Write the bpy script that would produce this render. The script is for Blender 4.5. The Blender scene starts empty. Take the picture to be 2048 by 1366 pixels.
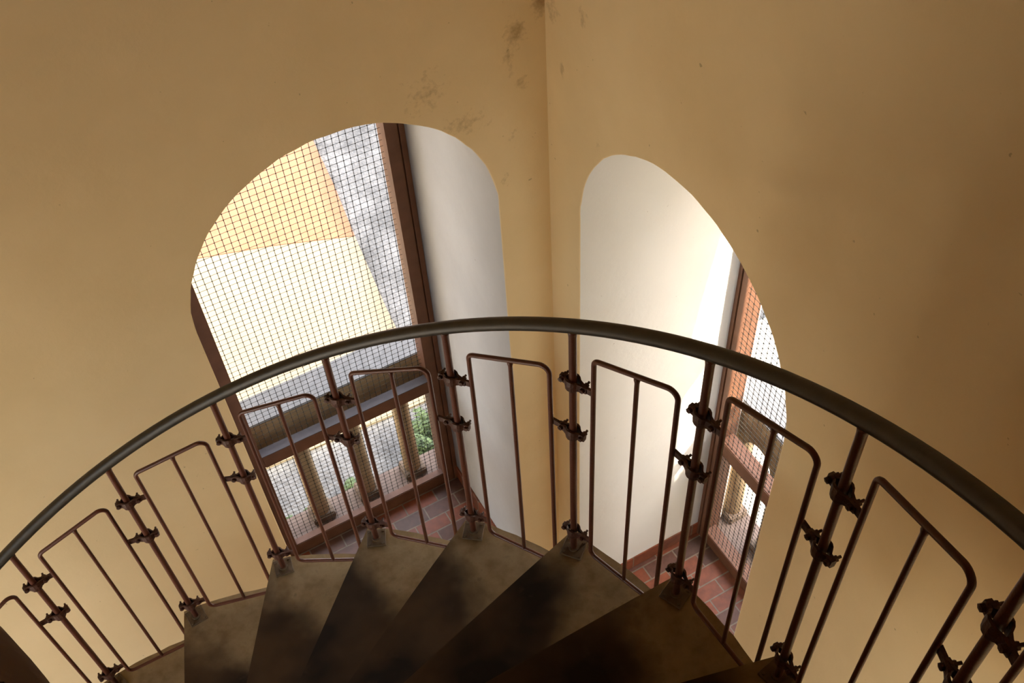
import bpy, bmesh, math, random
from mathutils import Vector, Matrix, noise
random.seed(7)
PI = math.pi
scene = bpy.context.scene
COL = scene.collection

# ------------------------------------------------------------------ camera
# world frame: origin on the axis of the stair at the brick floor, far wall +Y, right wall +X
CAM = Vector((0.487, -0.724, 5.400))
cam_data = bpy.data.cameras.new('camera')
cam_data.lens = 37.117; cam_data.sensor_width = 36.0; cam_data.sensor_fit = 'HORIZONTAL'
cam_data.clip_start = 0.02; cam_data.clip_end = 300
cam = bpy.data.objects.new('camera', cam_data)
COL.objects.link(cam)
_r = Vector((0.87034800, -0.49012499, -0.04766391)).normalized()
_d = Vector((-0.39970055, -0.64658899, -0.64974006)).normalized()
_f = Vector((0.28763488, 0.58455126, -0.75866066)).normalized()
_m = Matrix((( _r.x, -_d.x, -_f.x, CAM.x), (_r.y, -_d.y, -_f.y, CAM.y), (_r.z, -_d.z, -_f.z, CAM.z), (0, 0, 0, 1)))
cam.matrix_world = _m
scene.camera = cam

# ------------------------------------------------------------------ view, world, sun
scene.view_settings.view_transform = 'Standard'
scene.view_settings.look = 'None'
scene.view_settings.gamma = 1.0
scene.view_settings.use_curve_mapping = False
scene.view_settings.exposure = 2.72
scene.cycles.max_bounces = 16
scene.cycles.diffuse_bounces = 12
scene.cycles.glossy_bounces = 4
scene.cycles.sample_clamp_indirect = 6.0
scene.cycles.use_adaptive_sampling = False

SUN_DIR = Vector((-1.0, 1.0, -1.40)).normalized()
world = bpy.data.worlds.new('world'); scene.world = world
world.use_nodes = True
wn = world.node_tree; wn.nodes.clear()
sky = wn.nodes.new('ShaderNodeTexSky')
sky.sky_type = 'NISHITA'; sky.sun_disc = False
sky.sun_elevation = math.asin(-SUN_DIR.z); sky.sun_rotation = math.radians(135)
sky.dust_density = 3.0; sky.air_density = 1.0
bg = wn.nodes.new('ShaderNodeBackground'); bg.inputs['Strength'].default_value = 0.62
wo = wn.nodes.new('ShaderNodeOutputWorld')
mixs = wn.nodes.new('ShaderNodeMix'); mixs.data_type = 'RGBA'
mixs.inputs['Factor'].default_value = 0.55
mixs.inputs['B'].default_value = (2.2, 1.9, 1.45, 1)
wn.links.new(sky.outputs[0], mixs.inputs['A'])
wn.links.new(mixs.outputs['Result'], bg.inputs[0]); wn.links.new(bg.outputs[0], wo.inputs[0])

sun_data = bpy.data.lights.new('sun', 'SUN')
sun_data.energy = 2.8; sun_data.angle = math.radians(0.6); sun_data.color = (1.0, 0.92, 0.75)
sun = bpy.data.objects.new('sun', sun_data); COL.objects.link(sun)
sun.rotation_euler = SUN_DIR.to_track_quat('-Z', 'Y').to_euler()
sun.location = (8, -8, 12)

def portal(name, loc, rot, sx, sy):
    l = bpy.data.lights.new(name, 'AREA'); l.shape = 'RECTANGLE'; l.size = sx; l.size_y = sy
    l.cycles.is_portal = True
    o = bpy.data.objects.new(name, l); COL.objects.link(o); o.location = loc; o.rotation_euler = rot
portal('daylight_portal', (1.163, 2.735, 1.70), (-PI/2, 0, 0), 1.15, 3.42)
portal('daylight_portal', (2.895, 1.063, 1.70), (0, PI/2, 0), 3.42, 1.15)

portal('daylight_portal', (-2.895, -0.10, 1.90), (0, -PI/2, 0), 3.80, 1.90)

# ------------------------------------------------------------------ materials
def nt(m):
    m.use_nodes = True
    return m.node_tree
def N(t, typ, **kw):
    n = t.nodes.new(typ)
    for k, v in kw.items():
        if hasattr(n, k): setattr(n, k, v)
        else: n.inputs[k].default_value = v
    return n
def ramp(t, src, stops):
    r = t.nodes.new('ShaderNodeValToRGB')
    el = r.color_ramp.elements
    while len(el) < len(stops): el.new(0.5)
    for e, (p, c) in zip(el, stops):
        e.position = p; e.color = c if len(c) == 4 else (*c, 1)
    t.links.new(src, r.inputs[0]); return r
def mix(t, fac, a, b, mode='MIX'):
    m = t.nodes.new('ShaderNodeMix'); m.data_type = 'RGBA'; m.blend_type = mode
    for sock, val in (('Factor', fac), ('A', a), ('B', b)):
        if isinstance(val, (int, float)): m.inputs[sock].default_value = val
        elif isinstance(val, (tuple, list)): m.inputs[sock].default_value = (*val, 1)
        else: t.links.new(val, m.inputs[sock])
    return m.outputs['Result']
def base(name, col, rough=0.8, spec=0.3, metal=0.0):
    m = bpy.data.materials.new(name); t = nt(m)
    b = t.nodes['Principled BSDF']
    b.inputs['Base Color'].default_value = (*col, 1)
    b.inputs['Roughness'].default_value = rough
    b.inputs['Specular IOR Level'].default_value = spec
    b.inputs['Metallic'].default_value = metal
    tc = N(t, 'ShaderNodeTexCoord')
    return m, t, b, tc
def bump(t, b, src, strength, dist=0.01):
    n = N(t, 'ShaderNodeBump'); n.inputs['Strength'].default_value = strength; n.inputs['Distance'].default_value = dist
    t.links.new(src, n.inputs['Height']); t.links.new(n.outputs[0], b.inputs['Normal'])
def noisy(name, c1, c2, scale=8, rough=0.8, spec=0.3, bmp=0.2, bscale=60, bdist=0.004, metal=0.0):
    m, t, b, tc = base(name, c1, rough, spec, metal)
    n1 = N(t, 'ShaderNodeTexNoise', Scale=scale, Detail=5.0)
    t.links.new(tc.outputs['Object'], n1.inputs['Vector'])
    r = ramp(t, n1.outputs['Fac'], [(0.3, c1), (0.7, c2)])
    t.links.new(r.outputs[0], b.inputs['Base Color'])
    n2 = N(t, 'ShaderNodeTexNoise', Scale=bscale, Detail=3.0)
    t.links.new(tc.outputs['Object'], n2.inputs['Vector'])
    bump(t, b, n2.outputs['Fac'], bmp, bdist)
    return m

def plaster(name, c1, c2, stains):
    """hand-trowelled limewash; stains = list of (centre, radii, strength) of real grime patches"""
    m, t, b, tc = base(name, c1, 0.92, 0.15)
    n1 = N(t, 'ShaderNodeTexNoise', Scale=1.6, Detail=6.0, Roughness=0.6)
    t.links.new(tc.outputs['Object'], n1.inputs['Vector'])
    col = ramp(t, n1.outputs['Fac'], [(0.35, c1), (0.65, c2)]).outputs[0]
    nd = N(t, 'ShaderNodeTexNoise', Scale=34.0, Detail=7.0, Roughness=0.7)
    t.links.new(tc.outputs['Object'], nd.inputs['Vector'])
    if stains:
        acc = None
        for (c, rad, st) in stains:
            s = N(t, 'ShaderNodeVectorMath', operation='SUBTRACT'); s.inputs[1].default_value = c
            t.links.new(tc.outputs['Object'], s.inputs[0])
            d = N(t, 'ShaderNodeVectorMath', operation='DIVIDE'); d.inputs[1].default_value = rad
            t.links.new(s.outputs[0], d.inputs[0])
            ln = N(t, 'ShaderNodeVectorMath', operation='LENGTH'); t.links.new(d.outputs[0], ln.inputs[0])
            mr = N(t, 'ShaderNodeMapRange'); mr.inputs['From Min'].default_value = 1.0; mr.inputs['From Max'].default_value = 0.0
            mr.inputs['To Min'].default_value = 0.0; mr.inputs['To Max'].default_value = st
            t.links.new(ln.outputs['Value'], mr.inputs['Value'])
            if acc is None: acc = mr.outputs[0]
            else:
                a = N(t, 'ShaderNodeMath', operation='MAXIMUM'); t.links.new(acc, a.inputs[0]); t.links.new(mr.outputs[0], a.inputs[1]); acc = a.outputs[0]
        # break the patch up with noise
        a = N(t, 'ShaderNodeMath', operation='ADD'); t.links.new(acc, a.inputs[0]); t.links.new(nd.outputs['Fac'], a.inputs[1])
        mr = N(t, 'ShaderNodeMapRange'); mr.inputs['From Min'].default_value = 0.72; mr.inputs['From Max'].default_value = 1.15
        t.links.new(a.outputs[0], mr.inputs['Value'])
        g = N(t, 'ShaderNodeMath', operation='MULTIPLY'); t.links.new(mr.outputs[0], g.inputs[0]); 
        lim = N(t, 'ShaderNodeMath', operation='GREATER_THAN'); t.links.new(acc, lim.inputs[0]); lim.inputs[1].default_value = 0.001
        t.links.new(lim.outputs[0], g.inputs[1])
        g2 = N(t, 'ShaderNodeMath', operation='MULTIPLY'); t.links.new(g.outputs[0], g2.inputs[0]); g2.inputs[1].default_value = 0.75
        col = mix(t, g2.outputs[0], col, (0.26, 0.155, 0.065))
    # fine specks
    sp = N(t, 'ShaderNodeTexNoise', Scale=42.0, Detail=2.0)
    t.links.new(tc.outputs['Object'], sp.inputs['Vector'])
    spr = ramp(t, sp.outputs['Fac'], [(0.76, (0, 0, 0)), (0.80, (1, 1, 1))])
    sg = N(t, 'ShaderNodeMath', operation='MULTIPLY'); t.links.new(spr.outputs[0], sg.inputs[0]); sg.inputs[1].default_value = 0.45
    col = mix(t, sg.outputs[0], col, (0.2, 0.13, 0.06))
    t.links.new(col, b.inputs['Base Color'])
    n2 = N(t, 'ShaderNodeTexNoise', Scale=9.0, Detail=8.0, Roughness=0.62)
    t.links.new(tc.outputs['Object'], n2.inputs['Vector'])
    bump(t, b, n2.outputs['Fac'], 0.22, 0.012)
    return m

WALL_STAINS_FAR = [((1.83, 1.82, 3.53), (0.07, 0.5, 0.10), 0.50), ((1.925, 1.82, 3.60), (0.06, 0.5, 0.09), 0.6),
                   ((1.80, 1.82, 3.45), (0.035, 0.5, 0.12), 0.42), ((1.845, 1.82, 3.335), (0.04, 0.5, 0.05), 0.48),
                   ((1.50, 1.82, 3.42), (0.16, 0.5, 0.18), 0.33), ((1.62, 1.82, 3.26), (0.20, 0.5, 0.08), 0.36),
                   ((1.76, 1.82, 2.96), (0.03, 0.5, 0.05), 0.36), ((1.80, 1.82, 3.13), (0.04, 0.5, 0.09), 0.30)]
WALL_STAINS_RIGHT = [((1.937, 1.60, 3.66), (0.5, 0.05, 0.05), 0.45), ((1.937, 1.72, 3.40), (0.5, 0.03, 0.06), 0.42),
                     ((1.937, 1.78, 3.60), (0.5, 0.08, 0.10), 0.40), ((1.937, 1.5, 3.25), (0.5, 0.05, 0.10), 0.26),
                     ((1.937, 1.45, 3.05), (0.5, 0.15, 0.08), 0.24)]
M = {}
M['plaster_far'] = plaster('ochre_limewash', (0.76, 0.598, 0.338), (0.82, 0.656, 0.385), WALL_STAINS_FAR)
M['plaster_right'] = plaster('ochre_limewash_right', (0.76, 0.598, 0.338), (0.82, 0.656, 0.385), WALL_STAINS_RIGHT)
M['plaster'] = plaster('ochre_limewash_plain', (0.76, 0.598, 0.338), (0.82, 0.656, 0.385), None)
M['white'] = plaster('white_limewash', (0.74, 0.735, 0.69), (0.78, 0.775, 0.73), None)
M['white_shaded'] = plaster('white_limewash_shaded', (0.47, 0.465, 0.455), (0.53, 0.525, 0.515), None)  # white limewash with the left reveal's dimmer light painted into its colour
M['outer'] = noisy('outer_render', (0.62, 0.52, 0.38), (0.7, 0.6, 0.45), 3)
M['metal'] = noisy('rust_red_paint', (0.090, 0.026, 0.013), (0.125, 0.038, 0.019), 14, 0.42, 0.5, 0.5, 120, 0.0015)
M['clamp'] = noisy('dark_rusted_iron', (0.055, 0.018, 0.010), (0.085, 0.029, 0.016), 40, 0.5, 0.5, 0.8, 160, 0.002)
M['rail'] = noisy('dark_handrail_sleeve', (0.026, 0.021, 0.014), (0.042, 0.034, 0.022), 30, 0.46, 0.5, 0.35, 90, 0.0015)
M['wood'] = noisy('brown_painted_wood', (0.135, 0.058, 0.030), (0.18, 0.080, 0.042), 12, 0.55, 0.4, 0.25, 50, 0.002)
M['wire'] = noisy('coated_wire', (0.020, 0.020, 0.016), (0.035, 0.032, 0.024), 20, 0.5, 0.4, 0.0, 60)
M['stone'] = noisy('tan_cast_stone', (0.36, 0.27, 0.16), (0.46, 0.35, 0.22), 14, 0.9, 0.2, 0.4, 60, 0.004)
M['coping'] = noisy('pale_weathered_coping', (0.15, 0.15, 0.15), (0.20, 0.20, 0.20), 22, 0.9, 0.2, 0.3, 60, 0.003)
M['dark_stone'] = noisy('dark_weathered_stone', (0.12, 0.085, 0.06), (0.2, 0.15, 0.11), 18, 0.9, 0.2, 0.4, 60, 0.004)
M['sill'] = noisy('grey_brown_sill', (0.13, 0.095, 0.08), (0.18, 0.135, 0.11), 14, 0.85, 0.2, 0.4, 60, 0.003)
M['sky_tint'] = noisy('rail_top_sky_tint', (0.085, 0.08, 0.09), (0.115, 0.108, 0.12), 14, 0.6, 0.3, 0.2, 60, 0.003)  # grey of the sky light on the rail top, put into the colour
M['pale'] = noisy('pale_reflector', (0.34, 0.30, 0.24), (0.40, 0.36, 0.29), 2, 0.9, 0.2, 0.2, 60, 0.003)  # light tone so this unseen ground bounces daylight indoors
M['forecourt'] = noisy('forecourt_painted_sunlit', (0.30, 0.275, 0.22), (0.34, 0.31, 0.25), 2, 0.9, 0.2, 0.2, 60, 0.003)  # pale tone paints sunlight onto ground that lies in shade
M['plate'] = noisy('grimy_plate', (0.085, 0.055, 0.03), (0.15, 0.10, 0.055), 40, 0.7, 0.3, 0.4, 90, 0.001)
M['newel'] = noisy('newel_concrete', (0.42, 0.31, 0.17), (0.24, 0.165, 0.085), 9, 0.85, 0.2, 0.5, 30, 0.01)
M['terracotta'] = noisy('terracotta_paving', (0.128, 0.060, 0.031), (0.146, 0.070, 0.038), 5, 0.9, 0.2, 0.2, 30)
M['cream'] = noisy('cream_paving', (0.125, 0.101, 0.064), (0.138, 0.112, 0.072), 3, 0.9, 0.2, 0.2, 30)
M['leaf'] = noisy('fern_green', (0.018, 0.034, 0.010), (0.050, 0.078, 0.018), 20, 0.6, 0.3, 0.0, 30)

def streaky(name, c1, c2, c3):
    m, t, b, tc = base(name, c1, 0.8, 0.25)
    mp = N(t, 'ShaderNodeMapping'); mp.inputs['Scale'].default_value = (9, 9, 1.1); mp.inputs['Rotation'].default_value = (0.25, 0.2, 0)
    t.links.new(tc.outputs['Object'], mp.inputs['Vector'])
    n1 = N(t, 'ShaderNodeTexNoise', Scale=1.6, Detail=5.0, Distortion=0.6); t.links.new(mp.outputs[0], n1.inputs['Vector'])
    r = ramp(t, n1.outputs['Fac'], [(0.40, c1), (0.5, c2), (0.60, c3)]); t.links.new(r.outputs[0], b.inputs['Base Color'])
    bump(t, b, n1.outputs['Fac'], 0.6, 0.01)
    return m
M['newel'] = streaky('streaked_newel', (0.12, 0.065, 0.03), (0.45, 0.31, 0.17), (0.72, 0.58, 0.38))
def gravel():
    m, t, b, tc = base('grey_gravel', (0.5, 0.5, 0.48), 0.95, 0.1)
    n1 = N(t, 'ShaderNodeTexNoise', Scale=2.2, Detail=6.0, Roughness=0.65)
    v = N(t, 'ShaderNodeTexVoronoi', Scale=24.0)
    t.links.new(tc.outputs['Object'], n1.inputs['Vector']); t.links.new(tc.outputs['Object'], v.inputs['Vector'])
    vg = N(t, 'ShaderNodeRGBToBW'); t.links.new(v.outputs['Color'], vg.inputs[0])
    a = ramp(t, n1.outputs['Fac'], [(0.35, (0.060, 0.059, 0.057)), (0.62, (0.118, 0.116, 0.111))]).outputs[0]
    c = mix(t, 0.2, a, vg.outputs[0], 'MULTIPLY')
    t.links.new(c, b.inputs['Base Color'])
    bump(t, b, v.outputs['Distance'], 0.6, 0.03)
    return m
M['gravel'] = gravel()

def bricks(name, skirt=False):
    m, t, b, tc = base(name, (0.3, 0.1, 0.05), 0.45, 0.45)
    sep = N(t, 'ShaderNodeSeparateXYZ'); t.links.new(tc.outputs['Object'], sep.inputs[0])
    cmb = N(t, 'ShaderNodeCombineXYZ')
    if skirt:
        a = N(t, 'ShaderNodeMath', operation='ADD'); t.links.new(sep.outputs[0], a.inputs[0]); t.links.new(sep.outputs[1], a.inputs[1])
        t.links.new(a.outputs[0], cmb.inputs[0])
        a2 = N(t, 'ShaderNodeMath', operation='ADD'); t.links.new(sep.outputs[2], a2.inputs[0]); a2.inputs[1].default_value = 0.02
        t.links.new(a2.outputs[0], cmb.inputs[1])
    else:
        a = N(t, 'ShaderNodeMath', operation='ADD'); t.links.new(sep.outputs[0], a.inputs[0]); a.inputs[1].default_value = -0.042
        a2 = N(t, 'ShaderNodeMath', operation='ADD'); t.links.new(sep.outputs[1], a2.inputs[0]); a2.inputs[1].default_value = -0.054
        t.links.new(a.outputs[0], cmb.inputs[0]); t.links.new(a2.outputs[0], cmb.inputs[1])
    br = N(t, 'ShaderNodeTexBrick')
    br.offset = 0.5; br.inputs['Scale'].default_value = 1.0
    br.inputs['Brick Width'].default_value = 0.2; br.inputs['Row Height'].default_value = 0.4 if skirt else 0.09
    br.inputs['Mortar Size'].default_value = 0.0042; br.inputs['Mortar Smooth'].default_value = 0.15
    br.inputs['Bias'].default_value = -0.15
    br.inputs['Color1'].default_value = (0.27, 0.075, 0.031, 1); br.inputs['Color2'].default_value = (0.085, 0.062, 0.052, 1)
    br.inputs['Mortar'].default_value = (0.24, 0.195, 0.145, 1)
    t.links.new(cmb.outputs[0], br.inputs['Vector'])
    n1 = N(t, 'ShaderNodeTexNoise', Scale=26.0, Detail=5.0); t.links.new(tc.outputs['Object'], n1.inputs['Vector'])
    r = ramp(t, n1.outputs['Fac'], [(0.3, (0.72, 0.70, 0.70)), (0.7, (1.1, 1.06, 1.0))])
    t.links.new(mix(t, 1.0, br.outputs['Color'], r.outputs[0], 'MULTIPLY'), b.inputs['Base Color'])
    inv = N(t, 'ShaderNodeMath', operation='SUBTRACT'); inv.inputs[0].default_value = 1.0; t.links.new(br.outputs['Fac'], inv.inputs[1])
    bump(t, b, inv.outputs[0], 0.5, 0.004)
    return m
M['brick_floor'] = bricks('brick_paving')
M['brick_skirting'] = bricks('brick_skirting', True)

def tread_mat():
    m, t, b, tc = base('worn_tread', (0.3, 0.22, 0.12), 0.85, 0.15)
    sep = N(t, 'ShaderNodeSeparateXYZ'); t.links.new(tc.outputs['Object'], sep.inputs[0])
    cmb = N(t, 'ShaderNodeCombineXYZ'); t.links.new(sep.outputs[0], cmb.inputs[0]); t.links.new(sep.outputs[1], cmb.inputs[1])
    ln = N(t, 'ShaderNodeVectorMath', operation='LENGTH'); t.links.new(cmb.outputs[0], ln.inputs[0])
    n1 = N(t, 'ShaderNodeTexNoise', Scale=4.5, Detail=3.0, Roughness=0.5); t.links.new(tc.outputs['Object'], n1.inputs['Vector'])
    n2 = N(t, 'ShaderNodeTexNoise', Scale=22.0, Detail=6.0, Roughness=0.6); t.links.new(tc.outputs['Object'], n2.inputs['Vector'])
    # trodden dirt on the walking part of the steps, clean rim at the outer edge
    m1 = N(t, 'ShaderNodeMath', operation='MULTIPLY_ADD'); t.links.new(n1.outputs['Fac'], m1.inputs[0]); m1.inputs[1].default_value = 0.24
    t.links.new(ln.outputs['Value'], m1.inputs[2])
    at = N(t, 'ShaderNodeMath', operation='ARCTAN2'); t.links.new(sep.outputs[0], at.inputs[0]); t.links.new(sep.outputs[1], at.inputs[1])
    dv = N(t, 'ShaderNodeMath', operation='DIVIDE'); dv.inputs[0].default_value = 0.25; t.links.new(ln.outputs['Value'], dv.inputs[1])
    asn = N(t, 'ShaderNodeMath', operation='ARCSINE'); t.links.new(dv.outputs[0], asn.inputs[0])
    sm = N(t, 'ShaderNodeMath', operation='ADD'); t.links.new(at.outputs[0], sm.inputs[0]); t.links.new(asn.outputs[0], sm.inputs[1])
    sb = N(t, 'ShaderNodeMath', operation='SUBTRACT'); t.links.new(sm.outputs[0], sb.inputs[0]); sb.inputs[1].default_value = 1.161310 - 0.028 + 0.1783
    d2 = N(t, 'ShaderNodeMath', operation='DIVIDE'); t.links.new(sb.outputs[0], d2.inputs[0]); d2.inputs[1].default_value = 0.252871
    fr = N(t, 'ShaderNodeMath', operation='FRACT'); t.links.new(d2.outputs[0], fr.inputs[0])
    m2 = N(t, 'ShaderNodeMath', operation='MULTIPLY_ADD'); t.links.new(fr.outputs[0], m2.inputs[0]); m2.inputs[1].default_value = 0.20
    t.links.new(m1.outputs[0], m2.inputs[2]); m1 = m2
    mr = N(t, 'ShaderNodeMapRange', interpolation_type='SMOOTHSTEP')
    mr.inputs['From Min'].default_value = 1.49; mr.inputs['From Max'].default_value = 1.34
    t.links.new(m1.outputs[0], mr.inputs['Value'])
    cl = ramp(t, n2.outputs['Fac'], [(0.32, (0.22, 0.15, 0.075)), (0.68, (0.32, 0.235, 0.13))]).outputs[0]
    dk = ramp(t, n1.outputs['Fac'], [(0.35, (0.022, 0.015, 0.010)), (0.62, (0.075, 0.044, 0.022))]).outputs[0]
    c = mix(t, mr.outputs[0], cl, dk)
    # black speckle around the rail feet
    sp = ramp(t, n2.outputs['Fac'], [(0.60, (0, 0, 0)), (0.70, (1, 1, 1))])
    g = N(t, 'ShaderNodeMath', operation='MULTIPLY'); t.links.new(sp.outputs[0], g.inputs[0]); g.inputs[1].default_value = 0.35
    c = mix(t, g.outputs[0], c, (0.06, 0.04, 0.022))
    t.links.new(c, b.inputs['Base Color'])
    bump(t, b, n2.outputs['Fac'], 0.3, 0.004)
    return m
M['tread'] = tread_mat()

# ------------------------------------------------------------------ mesh helpers
def link(name, bm, mat, parent=None, smooth=False, loc=None):
    me = bpy.data.meshes.new(name)
    bmesh.ops.recalc_face_normals(bm, faces=bm.faces)
    bm.to_mesh(me); bm.free()
    if isinstance(mat, (list, tuple)):
        for x in mat: me.materials.append(x)
    else: me.materials.append(mat)
    if smooth:
        for p in me.polygons: p.use_smooth = True
    o = bpy.data.objects.new(name, me); COL.objects.link(o)
    if parent: o.parent = parent
    if loc: o.location = loc
    return o
def empty(name, loc=(0, 0, 0), rz=0, parent=None):
    o = bpy.data.objects.new(name, None); COL.objects.link(o)
    o.location = loc; o.rotation_euler = (0, 0, rz)
    if parent: o.parent = parent
    o.empty_display_size = 0.1
    return o
def tag(o, label=None, cat=None, group=None, kind=None):
    if label: o['label'] = label
    if cat: o['category'] = cat
    if group: o['group'] = group
    if kind: o['kind'] = kind
    return o
def box(bm, x0, x1, y0, y1, z0, z1, mi=0):
    vs = [bm.verts.new(p) for p in ((x0,y0,z0),(x1,y0,z0),(x1,y1,z0),(x0,y1,z0),(x0,y0,z1),(x1,y0,z1),(x1,y1,z1),(x0,y1,z1))]
    for f in ((0,3,2,1),(4,5,6,7),(0,1,5,4),(1,2,6,5),(2,3,7,6),(3,0,4,7)):
        bm.faces.new([vs[i] for i in f]).material_index = mi
    return vs
def tube(bm, pts, r, seg=12, closed=False, cap=True, radii=None):
    pts = [Vector(p) for p in pts]; n = len(pts); rings = []
    ref = None
    for i, p in enumerate(pts):
        a = pts[i-1] if (i > 0 or closed) else pts[i]
        b = pts[(i+1) % n] if (i < n-1 or closed) else pts[i]
        tdir = (b - a).normalized()
        if ref is None:
            ref = Vector((0, 0, 1)) if abs(tdir.z) < 0.9 else Vector((1, 0, 0))
            u = tdir.cross(ref).normalized()
        else:
            u = (u - tdir * u.dot(tdir)).normalized()
        w = tdir.cross(u)
        rr = radii[i] if radii else r
        rings.append([bm.verts.new(p + (u*math.cos(2*PI*k/seg) + w*math.sin(2*PI*k/seg))*rr) for k in range(seg)])
    m = n if closed else n-1
    for i in range(m):
        A, B = rings[i], rings[(i+1) % n]
        for k in range(seg):
            bm.faces.new((A[k], A[(k+1) % seg], B[(k+1) % seg], B[k]))
    if cap and not closed:
        bm.faces.new(rings[0][::-1]); bm.faces.new(rings[-1])
def prism(bm, poly, z0, z1):
    lo = [bm.verts.new((x, y, z0)) for x, y in poly]; hi = [bm.verts.new((x, y, z1)) for x, y in poly]
    n = len(poly)
    top = bm.faces.new(hi); bm.faces.new(lo[::-1])
    for i in range(n): bm.faces.new((lo[i], lo[(i+1) % n], hi[(i+1) % n], hi[i]))
    return top

# ------------------------------------------------------------------ the tower room
XR, YF, XL, YB = 1.937, 1.820, -1.937, -1.820       # inner faces
FRX, FRY = 2.735, 2.669                             # front planes of the mesh doors
OX, OY = 2.905, 2.745                               # outer faces
RHO, ZC = 0.567, 2.840
ACX, ACY = 1.163, 1.055                             # arch centres: far wall (x), right wall (y)
ZT = 7.2

def arch_wall(name, mat, s0, s1, inner, outer, cs, to_world, RHO=RHO, reveal=None):
    """wall with a round-arched doorway; local coords s (along), d (depth), z"""
    bm = bmesh.new(); NS = 56; c = 0.004
    def wob(k, amp=0.0045): return amp * noise.noise(Vector((k*0.55, cs*3, 1.7)))
    def outline(dr, seed):
        pts = [(cs - RHO - dr, 0.0)]
        for j in range(1, 8): pts.append((cs - RHO - dr + wob(j+seed), ZC*j/8))
        for k in range(NS + 1):
            a = PI - PI*k/NS; rr = RHO + dr + wob(k + seed + 10)
            pts.append((cs + rr*math.cos(a), ZC + rr*math.sin(a)))
        for j in range(7, 0, -1): pts.append((cs + RHO + dr + wob(j+seed+90), ZC*j/8))
        pts.append((cs + RHO + dr, 0.0))
        return pts
    r0 = outline(c, 0); r1 = outline(c*0.3, 0); r2 = outline(0.0, 0); r3 = outline(-0.002, 0)
    V = lambda s, d, z: bm.verts.new(to_world(s, d, z))
    sg = 1 if outer > inner else -1
    A = [V(s, inner, z) for s, z in r0]; A1 = [V(s, inner + sg*c*0.3, z) for s, z in r1]
    B = [V(s, inner + sg*c, z) for s, z in r2]; Cc = [V(s, outer, z) for s, z in r3]
    n = len(A)
    for ra, rb, mi in ((A, A1, 0), (A1, B, 0), (B, Cc, 1)):
        for i in range(n-1):
            f = bm.faces.new((ra[i], ra[i+1], rb[i+1], rb[i])); f.material_index = mi; f.smooth = (mi == 1)
    for ring, d in ((A, inner), (Cc, outer)):
        mi = 0 if d == inner else 2
        # projections of outline points onto the rectangle s0..s1, 0..ZT
        out = []
        rr = r0 if d == inner else r3
        for i, (s, z) in enumerate(rr):
            if i < 8: out.append(V(s0, d, z))
            elif i > n-9: out.append(V(s1, d, z))
            else: out.append(V(s0 + (s1-s0)*(i-8)/(n-17), d, ZT))
        out[8].co = to_world(s0, d, ZT); out[n-9].co = to_world(s1, d, ZT)
        for i in range(n-1):
            if i == 7:
                k = V(s0, d, rr[8][1]); 
                f = bm.faces.new((ring[7], ring[8], k, out[7])); f.material_index = mi
                f = bm.faces.new((ring[8], out[8], k)); f.material_index = mi
            elif i == n-9:
                k = V(s1, d, rr[n-9][1])
                f = bm.faces.new((ring[n-9], ring[n-8], out[n-8], k)); f.material_index = mi
                f = bm.faces.new((ring[n-9], k, out[n-9])); f.material_index = mi
            else:
                f = bm.faces.new((ring[i], ring[i+1], out[i+1], out[i])); f.material_index = mi
    # closing ends and top
    for (sa, za, sb, zb_) in ((s0, 0, s0, ZT), (s1, 0, s1, ZT), (s0, ZT, s1, ZT)):
        f = bm.faces.new((V(sa, inner, za), V(sb, inner, zb_), V(sb, outer, zb_), V(sa, outer, za))); f.material_index = 2
    o = link(name, bm, [mat, reveal or M['white'], M['outer']])
    tag(o, kind='structure')
    return o
tw_far = lambda s, d, z: Vector((s, d, z))
tw_right = lambda s, d, z: Vector((d, s, z))
w = arch_wall('wall_far', M['plaster_far'], -OX, XR, YF, OY, ACX, tw_far, RHO, M['white_shaded'])
w['label'] = 'ochre limewashed far wall with a tall round-arched doorway left of the corner'
w = arch_wall('wall_right', M['plaster_right'], YB, YF, XR, OX, ACY, tw_right, 0.560)
w['label'] = 'ochre limewashed right wall with a tall round-arched doorway right of the corner'
bm = bmesh.new()
vs = [(XR, YF), (OX, YF), (OX, OY), (XR, OY)]
prism(bm, vs, 0, ZT)
tag(link('wall_corner', bm, M['outer']), 'solid masonry corner between the two arched doorways', kind='structure')
bm = bmesh.new(); box(bm, -XR, OX, -OY, -YF, 0, ZT); tag(link('wall_back', bm, M['plaster']), 'plain ochre limewashed wall behind the stair', kind='structure')
w = arch_wall('wall_left', M['plaster'], YB, YF, XR, OX, 0.10, lambda s, d, z: Vector((-d, -s, z)), 0.95)  # wide archway added out of view to let in more daylight
w['label'] = 'ochre limewashed wall with an unseen archway added for daylight left of the stair'
bm = bmesh.new(); box(bm, -OX, -XR, -OY, -YF, 0, ZT)
tag(link('wall_corner', bm, M['outer']), 'solid masonry corner behind the stair', kind='structure')
bm = bmesh.new(); box(bm, -OX, OX, -OY, OY, ZT, ZT + 0.25); tag(link('ceiling', bm, M['wood']), 'brown boarded ceiling of the stair tower', kind='structure')
bm = bmesh.new(); box(bm, -OX, OX, -OY, OY, -0.25, 0.0)
tag(link('floor', bm, M['brick_floor']), 'red and grey brick paving at the foot of the stair', kind='structure')
bm = bmesh.new(); box(bm, -0.4, OX, FRY + 0.03, 2.925, -0.14, 0.004)
tag(link('trim_1', bm, M['sill']), 'grey-brown stone sill slab outside the left mesh door', kind='structure')
bm = bmesh.new(); box(bm, FRX + 0.03, 3.06, -0.6, 2.925, -0.14, 0.004)
tag(link('trim_2', bm, M['sill']), 'grey-brown stone sill slab outside the right mesh door', kind='structure')
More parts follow.
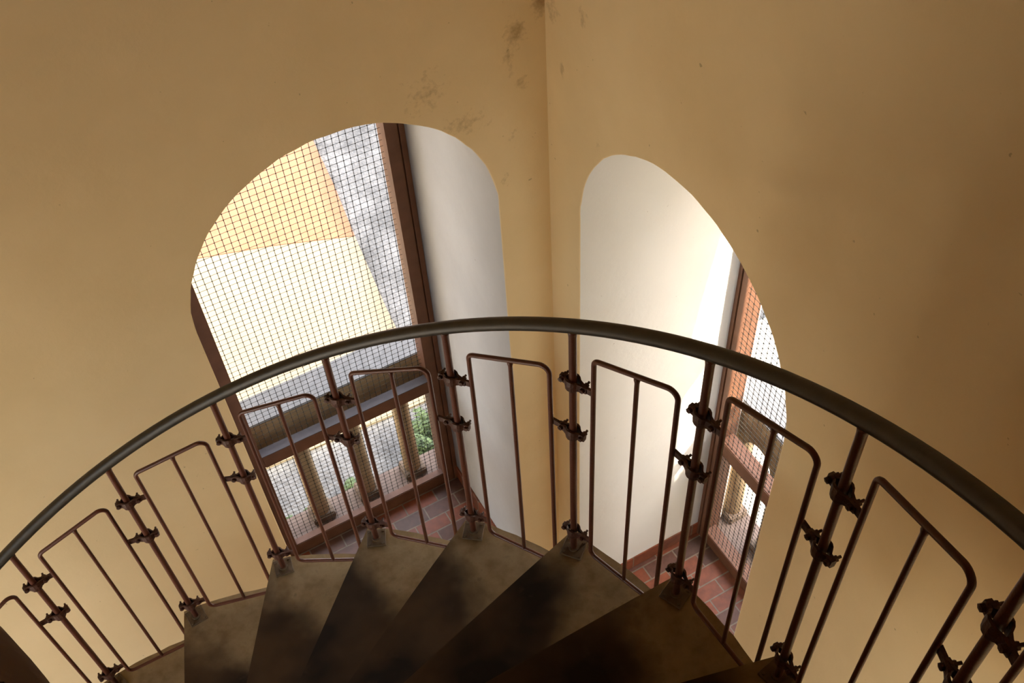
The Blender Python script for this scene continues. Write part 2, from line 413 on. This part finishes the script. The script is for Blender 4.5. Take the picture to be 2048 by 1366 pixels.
# brick skirtings in the doorways
def skirting(name, x0, x1, y0, y1, label):
    bm = bmesh.new(); box(bm, x0, x1, y0, y1, 0.0, 0.108)
    bmesh.ops.bevel(bm, geom=bm.edges[:], offset=0.003, segments=1, affect='EDGES')
    tag(link(name, bm, M['brick_skirting']), label, kind='structure')
skirting('baseboard_far', ACX + RHO - 0.014, ACX + RHO + 0.002, YF + 0.015, FRY - 0.002, 'dark brick skirting in the doorway of the far wall')
skirting('baseboard_right', XR + 0.015, FRX - 0.002, ACY + RHO - 0.014, ACY + RHO + 0.002, 'red brick skirting in the doorway of the right wall')

# ------------------------------------------------------------------ mesh doors (local x along, y outward, z up)
def mesh_door(name, loc, rz, label, seed, YM=0.053, DP=0.095, cap=True):
    rnd = random.Random(seed)
    root = empty(name, loc, rz)
    tag(root, label, 'door', 'framed wire mesh doors in the archways')
    R_OUT, R_IN = RHO - 0.004, RHO - (0.092 if cap else 0.066)
    # arched frame: two posts and a round head as one ring
    bm = bmesh.new(); K = 40
    prof = []
    def outline(r):
        p = [(-r, 0.0)] + [(r*math.cos(PI - PI*k/K), ZC + r*math.sin(PI - PI*k/K)) for k in range(K+1)] + [(r, 0.0)]
        return p
    def band(r_out, r_in, y0, y1, z0=0.0):
        o, i_ = outline(r_out), outline(r_in)
        rings = []
        for (s, y) in ((o, y0), (o, y1), (i_, y1), (i_, y0)):
            rings.append([bm.verts.new((x, y, max(z, z0))) for x, z in s])
        for a in range(4):
            A, B = rings[a], rings[(a+1) % 4]
            for k in range(len(A)-1): bm.faces.new((A[k], A[k+1], B[k+1], B[k]))
        for k in (0, -1): bm.faces.new([rg[k] for rg in rings])
    band(R_OUT, R_OUT - 0.024, -0.004, DP)
    band(R_OUT - 0.024, R_OUT - 0.031, 0.010, DP - 0.005)
    band(R_OUT - 0.031, R_IN, 0.0, DP)
    bmesh.ops.remove_doubles(bm, verts=bm.verts, dist=1e-6)
    fr = link('door_frame', bm, M['wood'], root)
    for (z0, z1, nm) in ((0.885, 0.985, 'mid_rail'), (0.0, 0.095, 'bottom_rail')):
        bm = bmesh.new(); box(bm, -R_IN, R_IN, 0.002, 0.048 if cap else 0.085, z0, z1)
        bmesh.ops.bevel(bm, geom=bm.edges[:], offset=0.004, segments=2, affect='EDGES')
        rl = link(nm, bm, M['wood'], root)
        if nm == 'mid_rail' and cap:
            bm = bmesh.new(); box(bm, -R_IN, R_IN, -0.004, 0.050, z1, z1 + 0.005); link('rail_sky_strip', bm, M['sky_tint'], rl)['label'] = 'grey strip painting sky light on top of the brown rail'  # thin grey strip standing in for sky light on the wood
    # wire mesh behind the frame
    bm = bmesh.new(); P = 0.0325; wr_ = 0.00135; lim = R_IN + 0.02
    def jit(a, b): return 0.0022*noise.noise(Vector((a*0.9 + seed, b*0.31, 0.2)))
    def top_at(s): return ZC + math.sqrt(max(lim*lim - s*s, 0))
    nv = int(lim//P)
    cols = [k*P for k in range(-nv, nv+1)]
    def wire(pts, r):
        rings = []
        for i, p in enumerate(pts):
            a = pts[max(i-1, 0)]; b = pts[min(i+1, len(pts)-1)]
            horiz = abs(b[0]-a[0]) > abs(b[2]-a[2])
            ring = []
            for (du, dv) in ((1, 0), (0, 1), (-1, 0), (0, -1)):
                if horiz: ring.append(bm.verts.new((p[0], p[1] + du*r, p[2] + dv*r)))
                else: ring.append(bm.verts.new((p[0] + dv*r, p[1] + du*r, p[2])))
            rings.append(ring)
        for A, B in zip(rings, rings[1:]):
            for k in range(4): bm.faces.new((A[k], A[(k+1) % 4], B[(k+1) % 4], B[k]))
    for s in cols:
        zt = top_at(s); pts = []; z = 0.03
        while z < zt: pts.append((s + jit(s*40, z*3), YM, z)); z += P*2
        pts.append((s, YM, zt)); wire(pts, wr_)
    nz = int((ZC + lim - 0.03)//P)
    for j in range(nz):
        z = 0.03 + (j + 0.5)*P
        hw = lim if z < ZC else math.sqrt(max(lim*lim - (z-ZC)**2, 0))
        if hw < P: continue
        pts = [(-hw, YM + 0.001, z)] + [(s, YM + 0.001, z + jit(s*7, z*60)) for s in cols if abs(s) < hw - 0.003] + [(hw, YM + 0.001, z)]
        wire(pts, wr_*0.9)
        for s in cols:                                   # weld blobs at the crossings
            if abs(s) < hw - 0.003 and z < top_at(s) - 0.003:
                cx, cy, cz = s + jit(s*40, z*3), YM, z + jit(s*7, z*60); q = 0.0046
                vv = [bm.verts.new(p) for p in ((cx+q,cy,cz),(cx,cy+q,cz),(cx-q,cy,cz),(cx,cy-q,cz),(cx,cy,cz+q),(cx,cy,cz-q))]
                for a in range(4):
                    bm.faces.new((vv[a], vv[(a+1) % 4], vv[4])); bm.faces.new((vv[(a+1) % 4], vv[a], vv[5]))
    link('wire_mesh', bm, M['wire'], root)
    return root
mesh_door('mesh_door', (ACX, FRY, 0), 0, 'brown framed wire mesh door closing the left archway', 3)
mesh_door('mesh_door', (FRX, ACY, 0), -PI/2, 'brown framed wire mesh door seen edge-on in the right archway', 11, 0.016, 0.105, False)

# ------------------------------------------------------------------ stone balustrades outside the doors
def balustrade(name, loc, rz, label, xa, xb):
    root = empty(name, loc, rz); tag(root, label, 'balustrade', 'stone balustrades outside the mesh doors')
    Y0, Y1 = 0.13, 0.235; SP = 0.302; C0 = -0.258; cw = 0.046
    cen = [C0 + SP*k for k in range(-4, 6) if xa + 0.05 < C0 + SP*k < xb - 0.05]
    ZTOP = 1.075
    bm = bmesh.new(); box(bm, xa, xb, Y0 - 0.003, Y1 + 0.085, ZTOP, ZTOP + 0.016)
    bmesh.ops.bevel(bm, geom=bm.edges[:], offset=0.005, segments=2, affect='EDGES')
    link('coping', bm, M['coping'], root)
    # pierced slab with scalloped arches between the colonnettes
    bm = bmesh.new(); prof = [(xa, 0.74)]
    for a, b in zip(cen, cen[1:]):
        l, r = a + cw, b - cw; m_ = (l+r)/2; rad = (r-l)/2
        prof.append((l, 0.74))
        for k in range(0, 17):
            t_ = PI - PI*k/16; prof.append((m_ + rad*math.cos(t_) + (1e-4 if k == 0 else (-1e-4 if k == 16 else 0)), 0.765 + rad*math.sin(t_)))
        prof.append((r, 0.74))
    prof.append((xb, 0.74))
    cols4 = []
    for (x, z) in prof:
        cols4.append([bm.verts.new((x, Y0, z)), bm.verts.new((x, Y0, ZTOP)), bm.verts.new((x, Y1, ZTOP)), bm.verts.new((x, Y1, z))])
    for A, B in zip(cols4, cols4[1:]):
        for k in range(4): bm.faces.new((A[k], A[(k+1) % 4], B[(k+1) % 4], B[k]))
    bm.faces.new(cols4[0]); bm.faces.new(cols4[-1][::-1])
    link('arched_lintel', bm, M['stone'], root)
    for c in cen:
        bm = bmesh.new()
        tube(bm, [(c, (Y0+Y1)/2, 0.055), (c, (Y0+Y1)/2, 0.40), (c, (Y0+Y1)/2, 0.745)], 0.05, 16, radii=[0.052, 0.050, 0.046])
        o = link('colonnette', bm, M['stone'], root, smooth=True)
        bm = bmesh.new(); box(bm, c - 0.068, c + 0.068, Y0 - 0.012, Y1 + 0.012, 0.0, 0.06)
        bmesh.ops.bevel(bm, geom=bm.edges[:], offset=0.008, segments=2, affect='EDGES')
        link('colonnette_base', bm, M['dark_stone'], o)
    return root
balustrade('stone_balustrade', (ACX, FRY, 0), 0, 'tan stone balustrade with small arches outside the left mesh door', -1.3, 1.35)
balustrade('stone_balustrade', (2.800, ACY, 0), -PI/2, 'sunlit tan stone balustrade with small arches outside the right mesh door', -1.35, 1.3)

# column, impost and arch of the loggia outside the right door (they cut the sun patch on the reveal)
root = empty('loggia_arch', (3.30, 0.64, 0)); tag(root, 'stone loggia column with capital and arch outside the right archway', 'arch')
bm = bmesh.new(); box(bm, -0.10, 0.10, -0.75, 0.09, -3.0, 2.67); link('pier', bm, M['stone'], root)
bm = bmesh.new(); box(bm, -0.12, 0.12, -0.77, 0.23, 2.67, 2.78); bmesh.ops.bevel(bm, geom=bm.edges[:], offset=0.012, segments=2, affect='EDGES'); link('capital', bm, M['stone'], root)
bm = bmesh.new()
pts = [(-0.75, 2.78), (0.089, 2.78), (0.09, 2.781), (0.105, 2.90), (0.125, 3.06), (0.145, 3.21), (0.170, 3.36), (0.20, 3.50), (0.28, 3.70), (0.55, 3.86), (0.80, 3.98), (1.05, 3.98), (1.3, 3.86), (1.5, 3.62), (1.6, 3.35), (1.65, 2.9), (1.651, 2.78), (1.95, 2.78)]
cols4 = [[bm.verts.new((-0.08, y, z)), bm.verts.new((-0.08, y, 4.5)), bm.verts.new((0.08, y, 4.5)), bm.verts.new((0.08, y, z))] for y, z in pts]
for A, B in zip(cols4, cols4[1:]):
    for k in range(4): bm.faces.new((A[k], A[(k+1) % 4], B[(k+1) % 4], B[k]))
bm.faces.new(cols4[0]); bm.faces.new(cols4[-1][::-1])
link('arch', bm, M['stone'], root)
bm = bmesh.new(); tube(bm, [(0, 0.0, 1.90), (0, 1.85, 1.90)], 0.03, 12); link('tie_bar', bm, M['metal'], root)
bm = bmesh.new(); tube(bm, [(0, 1.85, 0.0), (0, 1.85, 1.3), (0, 1.85, 2.78)], 0.09, 24); link('column', bm, M['stone'], root, smooth=True)

# ------------------------------------------------------------------ the stair
R_POST, DL, H = 1.3706, 0.252871, 0.18696
ANG6, Z6 = 1.161310, 2.7710
R_OUT = 1.410
def ang(i): return ANG6 + (i-6)*DL
def zb(i): return Z6 + (i-6)*H
def P(a, r, z=0.0): return Vector((r*math.sin(a), r*math.cos(a), z))
I0, I1 = -8, 19
stair = empty('spiral_staircase', (0, 0, 0))
tag(stair, 'concrete spiral staircase of wedge steps with dirty brown treads', 'staircase')
KN = 0.25
for i in range(I0, I1 + 1):
    D = ang(i) - 0.028 + math.asin(KN/R_OUT); D2 = D + DL + 0.012
    def nose(Dz, s):
        L = Vector((math.sin(Dz - PI/2), math.cos(Dz - PI/2))); d = Vector((math.sin(Dz), math.cos(Dz)))
        p = L*KN + d*s; return (p.x, p.y)
    SE = math.sqrt(R_OUT**2 - KN**2)
    poly = [nose(D, s) for s in (0.0, 0.35, 0.7, 1.0, 1.2, SE)]
    a0 = ang(i) - 0.028
    for k in range(1, 10):
        a = a0 + (DL + 0.012)*k/9
        rr = R_OUT + 0.0035*noise.noise(Vector((i*3.1, k*0.9, 0)))
        poly.append((rr*math.sin(a), rr*math.cos(a)))
    poly += [nose(D2, s) for s in (1.2, 0.7, 0.35, 0.0)]
    for az in (D2 - PI/2, D - PI/2): poly.append((0.17*math.sin(az), 0.17*math.cos(az)))
    bm = bmesh.new()
    z0 = zb(i) - H if i > I0 else 0.0
    top = prism(bm, poly, max(z0, 0.0), zb(i))
    ed = list(top.edges)
    bmesh.ops.bevel(bm, geom=ed, offset=0.005, segments=2, affect='EDGES')
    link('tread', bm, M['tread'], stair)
# twisted newel column
bm = bmesh.new(); NZ, NA = 150, 48; rings = []
for j in range(NZ + 1):
    z = 0.0 + 7.19*j/NZ; ring = []
    for k in range(NA):
        t_ = 2*PI*k/NA
        r = 0.190 + 0.014*math.cos(6*(t_ - z*2.8)) + 0.004*noise.noise(Vector((math.cos(t_)*3, math.sin(t_)*3, z*4)))
        ring.append(bm.verts.new((r*math.cos(t_), r*math.sin(t_), z)))
    rings.append(ring)
for A, B in zip(rings, rings[1:]):
    for k in range(NA): bm.faces.new((A[k], A[(k+1) % NA], B[(k+1) % NA], B[k]))
bm.faces.new(rings[0][::-1]); bm.faces.new(rings[-1])
link('newel_column', bm, M['newel'], stair, smooth=True)

# ------------------------------------------------------------------ the railing
railing = empty('stair_railing', (0, 0, 0))
tag(railing, 'rust-red iron stair railing with a curved dark handrail and bent rod panels', 'railing')
bm = bmesh.new(); pts = []
n = (I1 - I0)*8
for k in range(n + 1):
    i = I0 + (I1 - I0)*k/n
    pts.append(P(ang(i), R_POST, zb(i) + 0.942))
tube(bm, pts, 0.0165, 20)
link('handrail', bm, M['rail'], railing, smooth=True)

def frame_of(i, z):
    a = ang(i); t_ = Vector((math.cos(a), -math.sin(a), 0)); r_ = Vector((math.sin(a), math.cos(a), 0))
    return P(a, R_POST, z), t_, r_
def clamp_bm(t_leg, t_free):
    """local: x tangent, y outward, z up; bracket strap wrapped round the post and bolted at both ends"""
    bm = bmesh.new(); sgn = 1 if t_leg > 0 else -1
    tl, tf = abs(t_leg), -abs(t_free)
    for side in (1, -1):
        prof = [(tf, .0035, .0100), (tf + .006, .0040, .0115), (tf + .014, .0045, .0105), (-.016, .0075, .0125), (-.0115, .0125, .0155), (-.005, .0150, .0165),
                (.005, .0150, .0165), (.0115, .0125, .0150), (.017, .0075, .0120), (.026, .0045, .0105), (.034, .0040, .0105), (.040, .0035, .0095)]
        th = 0.0042; rows = []
        for (x, y, hh) in prof:
            rows.append([bm.verts.new((x*sgn, side*(y - th*0.9), -hh)), bm.verts.new((x*sgn, side*(y + th*0.35), -hh*1.0)),
                         bm.verts.new((x*sgn, side*(y + th*0.75), 0)),
                         bm.verts.new((x*sgn, side*(y + th*0.35), hh)), bm.verts.new((x*sgn, side*(y - th*0.9), hh))])
        for A, B in zip(rows, rows[1:]):
            for k in range(4): bm.faces.new((A[k], A[k+1], B[k+1], B[k]))
            bm.faces.new((A[4], A[0], B[0], B[4]))
        bm.faces.new(rows[0]); bm.faces.new(rows[-1][::-1])
    # flat lug running to the rod
    vs_ = box(bm, min(.020*sgn, tl*sgn), max(.020*sgn, tl*sgn), -.0034, .0034, -.0092, .0092)
    return bm
def bolt_bm(x):
    bm = bmesh.new()
    tube(bm, [(x, -.014, 0.002), (x, .021, 0.002)], .0032, 8)
    tube(bm, [(x, .0065, 0.002), (x, .0125, 0.002)], .0066, 6)
    tube(bm, [(x, -.013, 0.002), (x, -.0065, 0.002)], .0066, 6)
    return bm
CL = {}
for nm, leg, free in (('a', 0.058, 0.034), ('b', -0.060, 0.034)):
    o = link('clamp', clamp_bm(leg, free), M['clamp']); me_c = o.data; bpy.data.objects.remove(o)
    s = 1 if leg > 0 else -1
    b1 = link('bolt', bolt_bm(-0.027*s), M['clamp']); m1 = b1.data; bpy.data.objects.remove(b1)
    b2 = link('bolt', bolt_bm(0.031*s), M['clamp']); m2 = b2.data; bpy.data.objects.remove(b2)
    CL[nm] = (me_c, m1, m2)
def mk(name, me, parent, loc, rz=0.0, rx=0.0):
    o = bpy.data.objects.new(name, me); COL.objects.link(o); o.parent = parent; o.location = loc; o.rotation_euler = (rx, 0, rz)
    return o
# shared post meshes
bm = bmesh.new(); tube(bm, [(0, 0, 0.004), (0, 0, 0.45), (0, 0, 0.908), (0, 0, 0.921), (0, 0, 0.933)], 0.0093, 16, radii=[.0093, .0093, .0093, .0108, .0145]); tmp = link('post', bm, M['metal'], smooth=True); me_post = tmp.data; bpy.data.objects.remove(tmp)
bm = bmesh.new()
box(bm, -.031, .031, -.031, .031, 0.0, 0.006)
bmesh.ops.bevel(bm, geom=bm.edges[:], offset=0.0015, segments=1, affect='EDGES')
tube(bm, [(0, 0, 0.005), (0, 0, 0.011)], 0.0155, 16)
for sx in (-1, 1):
    for sy in (-1, 1): tube(bm, [(.022*sx, .022*sy, 0.005), (.022*sx, .022*sy, 0.0105)], .0048, 6)
tmp = link('base_plate', bm, M['plate']); me_plate = tmp.data; bpy.data.objects.remove(tmp)

def rounded(pts, r, seg=7, closed=True):
    out = []; n = len(pts)
    for k, p in enumerate(pts):
        if not closed and k in (0, n-1): out.append(p); continue
        a, b = pts[k-1], pts[(k+1) % n]
        u = (a-p).normalized(); v_ = (b-p).normalized()
        half = u.angle(v_)/2; d = r/math.tan(half); c = p + (u+v_).normalized()*(r/math.sin(half))
        s, e = p + u*d, p + v_*d
        for j in range(seg + 1):
            f = j/seg; q = (s-c).normalized().slerp((e-c).normalized(), f)*r
            out.append(c + q)
    return out
rnd = random.Random(5)
for i in range(I0 + 1, I1):
    a = ang(i); rz = -a
    post = mk('post', me_post, railing, P(a, R_POST, zb(i)), rz)
    mk('base_plate', me_plate, post, (0, 0, 0), 0.25)
    # upper and lower clamps hold the next panel, the middle one the panel before
    for (z, kind) in ((0.747, 'a'), (0.556, 'b'), (0.094, 'a')):
        tw = rnd.uniform(-0.06, 0.06)
        c = mk('clamp', CL[kind][0], post, (0, 0, z + rnd.uniform(-.003, .003)), 0.0)
        mk('bolt', CL[kind][1], c, (0, 0, 0), 0, tw); mk('bolt', CL[kind][2], c, (0, 0, 0), 0, -tw)
    # panel between post i and i+1
    if i < I1 - 1:
        aL, aR = a + 0.0435, ang(i+1) - 0.0455
        z_ = zb(i)
        c4 = [P(aL, 1.367, z_ + 0.040), P(aL, 1.367, z_ + 0.872), P(aR, 1.367, z_ + 0.957), P(aR, 1.367, z_ + 0.046)]
        bm = bmesh.new(); tube(bm, rounded(c4, 0.021), 0.0062, 10, closed=True)
        fr = link('infill_panel', bm, M['metal'], railing, smooth=True)
        bm = bmesh.new(); mt_ = (c4[1]+c4[2])/2; mb_ = (c4[0]+c4[3])/2
        mt_ = c4[1].lerp(c4[2], 0.53); mb_ = c4[0].lerp(c4[3], 0.53)
        flare = 0.02
        tube(bm, [mb_ + Vector((0, 0, 0)), mb_.lerp(mt_, 0.5), mt_ - Vector((0, 0, flare)), mt_ - Vector((0, 0, 0.009)), mt_ - Vector((0, 0, 0.001))], 0.006, 10, radii=[0.0056, 0.0056, 0.0057, 0.0078, 0.0060])
        link('middle_bar', bm, M['metal'], fr, smooth=True)

# ------------------------------------------------------------------ outside
GZ = -3.0
bm = bmesh.new(); box(bm, -60, 60, -60, 60, GZ - 0.3, GZ)
tag(link('ground', bm, M['gravel']), 'pale grey gravel ground far below the archways', kind='structure')
bm = bmesh.new(); prism(bm, [(-20, 12.1), (-3.0, 12.1), (-3.0, 5.75), (2.6, 5.5), (2.74, 6.9), (2.90, 8.08), (1.99, 8.45), (1.16, 8.72), (-20, 14.0)], GZ + 0.0, GZ + 0.03)
tag(link('paving', bm, M['cream']), 'cream paving in full sun seen through the left mesh door', kind='structure')
bm = bmesh.new(); prism(bm, [(-20, 14.0), (1.16, 8.72), (1.99, 8.45), (2.90, 8.08), (3.04, 9.0), (3.16, 10.0), (4.0, 14), (4.0, 30), (-20, 30)], GZ + 0.0, GZ + 0.04)
tag(link('terrace', bm, M['terracotta']), 'orange terracotta terrace in full sun beyond the cream paving', kind='structure')
bm = bmesh.new(); prism(bm, [(-30, -20), (-3.2, -20), (-3.2, 12), (-30, 12)], GZ + 0.0, GZ + 0.05)
tag(link('reflector', bm, M['pale']), 'pale courtyard of unseen ground added to bounce light up the walls', kind='structure')  # unseen bounce surface, added to brighten the inner walls
bm = bmesh.new(); box(bm, -2.4, 2.95, OY, OY + 1.5, 3.75, 3.95)
tag(link('trim_3', bm, M['stone']), 'stone slab added unseen to cut sky light above the left doorway', kind='structure')  # added out of view to dim the left reveal
bm = bmesh.new(); box(bm, -1.3, -0.45, OY, 5.9, GZ, 7.0)
tag(link('wall_sky_blocker', bm, M['outer']), 'rendered wall added unseen to block sky light beside the left doorway', kind='structure')  # unseen slab added to keep sky light off the left reveal
bm = bmesh.new(); prism(bm, [(3.3, -8), (14, -8), (14, 4.6), (3.3, 4.6)], GZ + 0.0, GZ + 0.05)
tag(link('forecourt', bm, M['forecourt']), 'forecourt painted pale as if sunlit, seen through the right mesh door', kind='structure')
# the lower tower storey under the floor
bm = bmesh.new(); box(bm, -OX, OX, -OY, OY, GZ, -0.25)
tag(link('wall_lower', bm, M['outer']), 'rendered tower wall below the floor', kind='structure')
# added unseen gabled house whose shadow falls on the gravel
bm = bmesh.new()
prof = [(8.6, GZ), (8.6, 9.26), (11.6, 9.3), (12.4, 10.6), (12.6, 11.1), (13.4, 12.0), (14.2, 13.0), (16.2, 15.5), (18.5, 17.0), (22, 17.0), (22, GZ)]
A = [bm.verts.new((x, -3.3, z)) for x, z in prof]; B = [bm.verts.new((x, -7.0, z)) for x, z in prof]
bm.faces.new(A); bm.faces.new(B[::-1])
for k in range(len(prof)): bm.faces.new((A[k], A[(k+1) % len(prof)], B[(k+1) % len(prof)], B[k]))
o = link('shade_blocker', bm, M['outer']); tag(o, 'gabled rendered house added unseen to shade the gravel', 'blocker')

def shrub(name, loc, r, h, label, n=90, seed=1):
    """a clump of arching fronds, each with paired leaflets"""
    rd = random.Random(seed); bm = bmesh.new()
    for k in range(n):
        az = rd.uniform(0, 2*PI); le = r*rd.uniform(0.4, 1.1); up = h*rd.uniform(0.3, 1.0)
        bx, by = rd.uniform(-.25, .25)*r, rd.uniform(-.25, .25)*r
        ca, sa = math.cos(az), math.sin(az)
        def pt(f): return Vector((bx + ca*le*f, by + sa*le*f, up*math.sin(f*PI*0.72)))
        J = 9
        for j in range(1, J):
            f = j/J; p = pt(f); L = 0.075*math.sin(PI*min(0.97, 0.15 + 0.8*f))*(0.6 + r)
            for sd in (-1, 1):
                t_ = Vector((-sa*sd, ca*sd, -0.25)).normalized(); fw = Vector((ca, sa, 0.2))
                q = p + t_*L + fw*L*0.4; w_ = fw*0.011
                bm.faces.new([bm.verts.new(v) for v in (p - w_*0.6, p + t_*L*0.5 - w_ + fw*L*0.2, q, p + t_*L*0.5 + w_ + fw*L*0.2, p + w_*0.6)])
            a0, a1 = pt((j-1)/J), pt(f); sw = Vector((-sa, ca, 0))*0.003
            bm.faces.new([bm.verts.new(v) for v in (a0 - sw, a0 + sw, a1 + sw, a1 - sw)])
    o = link(name, bm, M['leaf'], loc=loc); tag(o, label, 'plant', 'ferns growing in the gravel'); return o
shrub('fern', (0.93, 4.50, GZ), 0.30, 0.32, 'green fern clump behind the left end of the stone balustrade', 120, 2)
shrub('fern', (2.30, 4.80, GZ), 0.30, 0.62, 'tall green fern clump behind the right end of the left balustrade', 130, 3)
shrub('fern', (1.50, 4.85, GZ), 0.13, 0.18, 'small green weed tuft between the two fern clumps', 40, 4)
